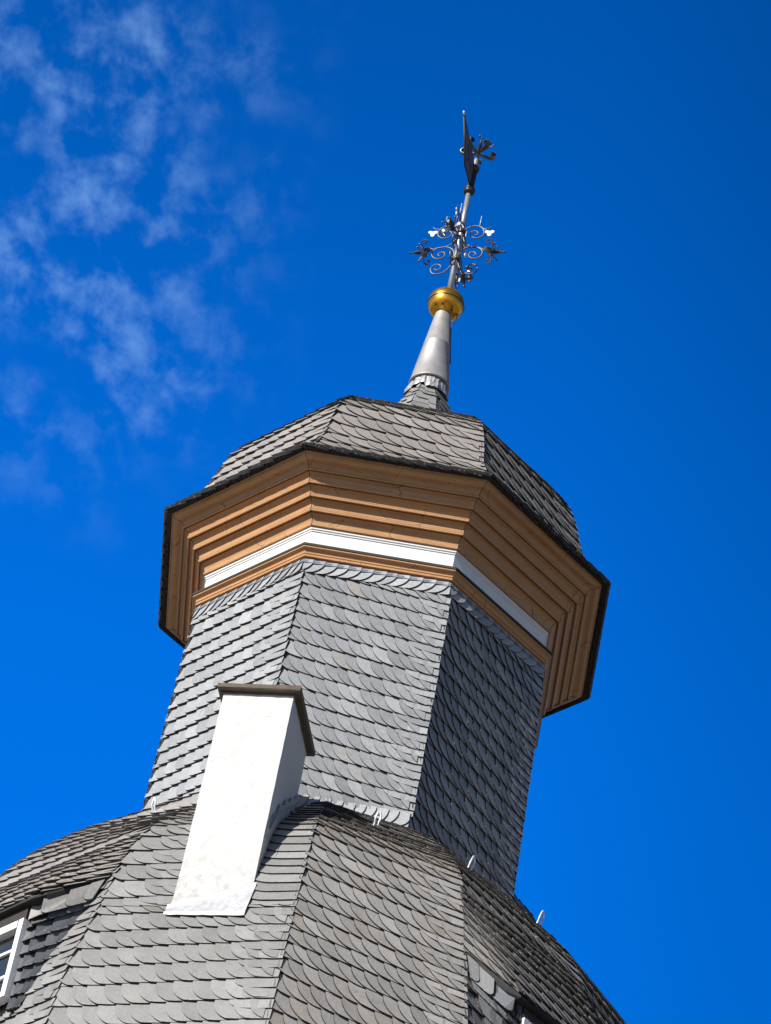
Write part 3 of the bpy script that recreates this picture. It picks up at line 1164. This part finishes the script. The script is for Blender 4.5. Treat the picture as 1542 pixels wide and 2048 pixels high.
# double eaves course hanging over the cornice
for k in range(8):
    lo = [dirv(OCT[k]) * 1.892, dirv(OCT[k + 1]) * 1.892]
    hi = [dirv(OCT[k]) * 1.80, dirv(OCT[k + 1]) * 1.80]
    low = [lo[0].lerp(lo[1], q / 8) + Vector((0, 0, .742)) for q in range(9)]
    upp = [hi[0].lerp(hi[1], q / 8) + Vector((0, 0, .800)) for q in range(9)]
    pt = Patch([tuple(p) for p in low], [tuple(p) for p in upp])
    single_row(mb, pt, 0.0, pt.T, rng, .13, mirror=False, n0=.004, cu=.3, cv=.3, warm=.4)
    vs = [p + Vector((0, 0, .0)) for p in low] + [p * .985 + Vector((0, 0, .747 * .015 + .0005)) for p in low]
oct_sweep(mb, [(1.80, .7575), (1.884, .744), (1.886, .756), (1.80, .79)], 1)
dome = part(mb, 'dome', [M['slate_dome'], M['under'], M['edge']], tagcol=True)
dome['label'] = 'bell shaped slate dome'

# ---------------------------------------------------------------- neck, cone, ball
SX = 0.040
mb = MB()
mb.edge = 2
rng = random.Random(41)
neckp = interp_fn([(.33, 2.30), (.29, 2.60), (.232, 2.86), (.190, 2.93), (.160, 3.00), (.138, 3.08), (.125, 3.26)])
for k in range(8):
    f = Face(neckp, OCT[k], neckp, OCT[k + 1], 2.30, 3.26, 40)
    underlay(mb, f, 1, 8, -0.006)
    slating(mb, f, 0, f.tz(3.06), rng, .066, .16, tilt=-0.03, cu=.2, cv=.5, warm=.15, kb=.7, th=.006)
for i, v in enumerate(mb.v):
    mb.v[i] = (v[0] + SX, v[1], v[2])
part(mb, 'neck', [M['slate_grey'], M['under'], M['edge']], tagcol=True)
mb = MB()
lathe(mb, [(.150, 3.160), (.170, 3.157), (.1725, 3.167), (.170, 3.179), (.1675, 3.181), (.1150, 3.618), (.1162, 3.620), (.1162, 3.628), (.1140, 3.630),
           (.064, 4.03)], (SX, 0, 0), 56)
lathe(mb, [(.150, 3.160), (.140, 3.25), (.05, 3.36)], (SX, 0, 0), 56)
part(mb, 'spire_cone', M['cone'])
# crumpled lead skirt
mb = MB()
lr = random.Random(8)
vs, fs = [], []
NL = 64
lows, rads = [], []
while len(lows) < NL:                      # separate dressed tongues of lead, each bent its own way
    m_t, a_, b_ = lr.randint(4, 9), lr.uniform(3.005, 3.075), lr.uniform(0, .020)
    for q in range(m_t):
        lows.append(a_ + lr.uniform(-.006, .006) + .012 * abs(q / m_t - .5))
        rads.append(b_ + .010 * math.sin(q / m_t * math.pi) + lr.uniform(-.003, .003))
for k in range(NL):
    th = 2 * math.pi * k / NL
    lowz = lows[k]
    rr = neckp(lowz) * 0.985 + 0.014 + rads[k]
    for q in range(5):
        x = q / 4
        z = lowz + (3.190 - lowz) * x
        r = rr + (0.140 - rr) * x + (lr.uniform(-.005, .005) + rads[k] * .4 if 0 < q < 4 else 0)
        vs.append((SX + r * math.cos(th), r * math.sin(th), z))
for k in range(NL):
    k2 = (k + 1) % NL
    for q in range(4):
        fs.append((k * 5 + q, k2 * 5 + q, k2 * 5 + q + 1, k * 5 + q + 1))
mb.add(vs, fs, 0, False)
part(mb, 'lead_skirt', M['lead_grey'])
# gilded ball
BZ = 4.125
mb = MB()
pr = [(0.055, -.132)]
for i in range(1, 32):
    a = -math.pi / 2 + math.pi * i / 32
    c, s = math.cos(a), math.sin(a)
    r = 0.155 * (abs(c) ** 0.82)
    pr.append((max(r, .02), .136 * math.copysign(abs(s) ** 0.92, s)))
pr.append((0.02, .136))
lathe(mb, pr, (0, 0, 0), 56)
bo = part(mb, 'gilded_ball', M['gold'])
bo.location = TOFF + Vector((SX + .006, 0, BZ))
mb = MB()
lathe(mb, [(.150, -.018), (.1575, -.017), (.1595, -.012), (.1575, -.007), (.150, -.006)], (0, 0, 0), 56)
part(mb, 'seam_band', M['lip'], bo)

# cable down the shaded side of the cone
mb = MB()
tube(mb, catmull([(SX + .115, -.02, 4.05), (SX + .118, -.02, 3.99), (SX + .095, -.03, 3.90), (SX + .088, -.03, 3.84), (SX + .098, -.03, 3.74),
                  (SX + .118, -.03, 3.58), (SX + .138, -.03, 3.44)], 4), .0045, 6)
part(mb, 'cable', M['cable'])


# ---------------------------------------------------------------- roof hooks
def hook(px):
    """safety hook: bent strap, both legs fixed under a slate"""
    base, out, side, s = px
    mb = MB()
    b, o, si, u = Vector(base), Vector(out), Vector(side), Vector((0, 0, 1))
    loop = [b - si * .022 - o * .01 - u * .05, b - si * .018 + o * .015 + u * .02, b - si * .020 + o * .03 + u * .06, b + o * .035 + u * .125 * s,
            b + si * .020 + o * .032 + u * .07, b + si * .012 + o * .02 + u * .02, b + si * .022 - o * .01 - u * .05]
    loop = [b + (Vector(p) - b) * .9 for p in loop]
    tube(mb, catmull(loop, 5), .0075, 8)
    tube(mb, [b + o * .027 + u * .080 * s, b + o * .027 + u * .118 * s], [.009, .006], 8)
    return part(mb, 'roof_hook', M['galv'])


def on(f, s, z, lift=.012):
    p = f(s, f.tz(z))
    return Vector(p) + Vector(f.n) * lift


HK = [(FLL, -0.27, -2.22), (FAB, -0.02, -2.66), (FBR, -.17, -2.66), (FBR, .55, -2.70)]
for f, s, z in HK:
    hook((on(f, s, z), Vector(f.n), Vector(f.e), 1.0))

# ================================================================== weather vane
VX = 0.053
vane = empty('weather_vane', (VX, 0, 4.25))
tag(vane, 'wrought iron weather vane with scrolled cross, flag and flower finial above the golden ball', 'weather vane')
VO = Vector((0, 0, -4.25))


def vpart(mb, name, mat, parent=None):
    o = mb.build(name, mat)
    p = parent or vane
    o.parent = p
    if p is vane:
        o.location = VO
    return o


mb = MB()
tube(mb, [(0, 0, 4.2), (0, 0, 4.9), (-.002, 0, 5.2), (-.004, 0, 5.50)], [.026, .025, .0235, .022], 16)
tube(mb, [(.004, 0, 5.79), (.006, 0, 5.80), (.006, 0, 5.895), (.006, 0, 5.91), (.006, 0, 5.93), (.006, 0, 6.0)], [.024, .024, .022, .018, .011, .010], 14)
pole = vpart(mb, 'pole', M['pole'])
mb = MB()
kn = lambda r, h: [(.02, -h * 1.05), (r * .72, -h), (r * .95, -h * .55), (r, -h * .12), (r * .93, -.004), (r * .93, .004), (r, h * .12), (r * .95, h * .5), (r * .7, h), (.02, h * 1.05)]
lathe(mb, kn(.052, .036), (-.003, 0, 5.515), 28)
vpart(mb, 'knob', M['iron_mid'])
mb = MB()
lathe(mb, kn(.046, .032), (.004, 0, 5.792), 28)
vpart(mb, 'knob', M['iron_mid'])
mb = MB()
tube(mb, [(-.003, 0, 5.54), (.004, 0, 5.77)], [.036, .031], 6, smooth=False)
vpart(mb, 'sleeve', M['iron_dark'])
for z in (4.66, 5.0):
    mb = MB()
    lathe(mb, [(.026, -.014), (.036, -.014), (.038, 0), (.036, .014), (.026, .014)], (0, 0, z), 20)
    vpart(mb, 'collar', M['iron_dark'])

# flag: framed sheet, pointed at its upper end
mb = MB()
fd = dirv(-17.0)
fp = Vector((fd.y, -fd.x, 0)).normalized()
poly = [(.030, 5.560), (.295, 5.535), (.345, 5.59), (.605, 5.835), (.30, 5.832), (.030, 5.812)]
P3 = lambda r, z, o=0: fd * r + fp * o + Vector((0, 0, z))
n = len(poly)
vs = [P3(r, z, -.004) for r, z in poly] + [P3(r, z, .004) for r, z in poly]
fs = [tuple(range(n)), tuple(reversed(range(n, 2 * n)))] + [(i, i + n, (i + 1) % n + n, (i + 1) % n) for i in range(n)]
mb.add(vs, fs, 1)
tube(mb, [P3(r, z) for r, z in poly] + [P3(*poly[0])], .0085, 8, 0)
# pierced ornament shown as raised ribs on the sheet, and the tip ball
tube(mb, [P3(.07, 5.64, 0), P3(.20, 5.70), P3(.33, 5.74)], .010, 6, 0)
tube(mb, [P3(.07, 5.73, 0), P3(.18, 5.70), P3(.28, 5.62)], .010, 6, 0)
flag = vpart(mb, 'flag', [M['iron_dark'], simple('flag_sheet', (0.12, 0.10, 0.078), 0.5, 0.15, .4, 12)])
mb = MB()
tube(mb, [P3(.60, 5.832), P3(.632, 5.848)], [.010, .007], 8)
vpart(mb, 'flag_tip', M['white_gloss'], flag)


def strip(mb, pts, wid, side, th=.003, mi=0):
    """curled flat strap: pts path, side = width direction"""
    pts = [Vector(p) for p in pts]
    m = len(pts)
    vs = []
    for i, p in enumerate(pts):
        t_ = (pts[min(i + 1, m - 1)] - pts[max(i - 1, 0)]).normalized()
        nn = t_.cross(side).normalized() * th
        q = i / (m - 1)
        ww = wid * (0.28 + 0.72 * min(1, q * 1.6))
        vs += [p - side * ww - nn, p + side * ww - nn, p + side * ww + nn, p - side * ww + nn]
    fs = [(3, 2, 1, 0)]
    for i in range(m - 1):
        for k in range(4):
            fs.append((4 * i + k, 4 * i + (k + 1) % 4, 4 * i + 4 + (k + 1) % 4, 4 * i + 4 + k))
    fs.append(tuple(4 * (m - 1) + k for k in range(4)))
    mb.add(vs, fs, mi)


def flower(c, ax, ref, R, bud, name_parent, roll=0.0, npet=4, up=False):
    """iron flower: curled strap petals, ball-tipped stamens, ribbed bud; petals and bud are its parts"""
    c, ax = Vector(c), Vector(ax).normalized()
    a = (Vector(ref) - ax * Vector(ref).dot(ax)).normalized()
    b = ax.cross(a)
    mbp = MB()
    for k in range(npet):
        th = roll + 2 * math.pi * k / npet
        rd = a * math.cos(th) + b * math.sin(th)
        sd = ax.cross(rd)
        path = [(0, 0), (.10, .16), (.22, .42), (.30, .72), (.24, .98), (.04, 1.10), (-.16, 1.02), (-.20, .84), (-.06, .76), (.06, .84)]
        if up:
            path = [(0, 0), (.02, .25), (.0, .55), (.06, .86), (.22, 1.05), (.38, .98), (.40, .80), (.28, .72), (.18, .80)]
        strip(mbp, catmull([c + ax * (p[0] * R) + rd * (p[1] * R) for p in path], 4), R * .21, sd)
        th2 = th + math.pi / npet
        rd2 = a * math.cos(th2) + b * math.sin(th2)
        sp = [c, c + ax * R * .22 + rd2 * R * .35, c + ax * R * .50 + rd2 * R * .62, c + ax * R * .62 + rd2 * R * .86]
        tube(mbp, catmull(sp, 4), .0038, 6)
        ball(mbp, sp[-1], .010)
    ball(mbp, c, .018)
    fl = vpart(mbp, 'flower', M['iron'], name_parent)
    mbb = MB()
    L = bud
    pts, rs = [], []
    NB = 44
    for i in range(NB + 1):
        q = i / NB
        env = (.34 + .66 * math.sin(math.pi * min(1, q * 1.02 + .12))) * .021 if q < .86 else .006
        rib = 1.0 + (.34 if i % 4 in (1, 2) else -.22) * (q < .86)
        pts.append(c + ax * (.012 + L * q))
        rs.append(max(.004, env * rib * (1 - .35 * q)))
    tube(mbb, pts, rs, 10)
    ball(mbb, pts[-1], .011)
    vpart(mbb, 'bud', M['iron_mid'], fl)
    return fl


# traced in the plane of one arm: (distance from the pole, height)
ARM = {
 'upper': [(.030, 4.985), (.036, 5.02), (.047, 5.047), (.079, 5.069), (.131, 5.076), (.173, 5.057), (.198, 5.012), (.200, 4.976), (.182, 4.944), (.145, 4.929), (.104, 4.941),
           (.083, 4.973), (.083, 5.0), (.107, 5.014), (.137, 5.009), (.149, 4.986), (.139, 4.967), (.123, 4.968)],
 'upper_tail': [(.168, 5.062), (.194, 5.044), (.22, 5.042), (.242, 5.053), (.257, 5.070)],
 'leaf_stem': [(.187, 5.049), (.209, 5.03), (.235, 5.004)],
 'stem': [(.028, 4.94), (.037, 4.905), (.063, 4.859), (.1, 4.831), (.141, 4.817), (.181, 4.812), (.208, 4.798), (.244, 4.775), (.275, 4.762)],
 'middle': [(.022, 4.69), (.027, 4.745), (.047, 4.791), (.089, 4.818), (.14, 4.82), (.188, 4.803), (.216, 4.766), (.216, 4.721), (.191, 4.689), (.153, 4.681), (.119, 4.695),
            (.105, 4.727), (.114, 4.754), (.139, 4.761), (.161, 4.744), (.161, 4.722), (.142, 4.717)],
 'middle_tail': [(.181, 4.81), (.215, 4.798), (.249, 4.813)],
 'lower': [(.022, 4.66), (.031, 4.606), (.058, 4.551), (.093, 4.51), (.134, 4.496), (.176, 4.5), (.2, 4.531), (.201, 4.572), (.18, 4.604), (.147, 4.611), (.123, 4.595),
           (.121, 4.568), (.137, 4.546), (.159, 4.545), (.17, 4.566)],
}
for az, nm in ((73.24, 'right'), (-106.76, 'left'), (-16.76, 'near'), (163.24, 'far')):
    d = dirv(az)
    sd = Vector((d.y, -d.x, 0))
    mb = MB()
    for key, pts in ARM.items():
        pp = catmull([d * r + Vector((0, 0, z)) for r, z in pts], 4)
        m = len(pp)
        r0 = .0078 if key in ('upper', 'stem', 'middle', 'lower') else .006
        tube(mb, pp, [r0 * (1 - .35 * i / m) for i in range(m)], 8)
    arm = vpart(mb, 'scroll_arm', M['iron'])
    mb = MB()
    tube(mb, [d * .150 + Vector((0, 0, 5.072)), d * .152 + Vector((0, 0, 5.20))], .0032, 6)
    vpart(mb, 'thin_rod', M['galv'], arm)
    # four-lobed white leaf
    mb = MB()
    q0 = d * .248 + Vector((0, 0, 4.992))
    m = 40
    dn = Vector((0, 0, 1)) * .985 + d * .17
    vs = []
    for o in (-.004, .004):
        vs.append(q0 + sd * o)
        for k in range(m):
            th = 2 * math.pi * k / m
            r = .031 + .011 * math.cos(3 * th + .5)
            vs.append(q0 + sd * o + d * r * 1.08 * math.cos(th + .7) + Vector((0, 0, 1)) * r * .95 * math.sin(th + .7))
    fs = []
    for k in range(m):
        k2 = (k + 1) % m
        fs += [(0, 1 + k, 1 + k2), (m + 1, m + 2 + k2, m + 2 + k), (1 + k, m + 2 + k, m + 2 + k2, 1 + k2)]
    mb.add(vs, fs)
    vpart(mb, 'leaf', M['white_gloss'], arm)
    flower(d * .273 + Vector((0, 0, 4.764)), d + Vector((0, 0, -.06)), (0, 0, 1), .098, .125, arm, roll=.55)

flower((.006, 0, 5.985), (.05, 0, 1), (1, 0, 0), .150, .19, None, roll=R_(12), npet=5, up=True)
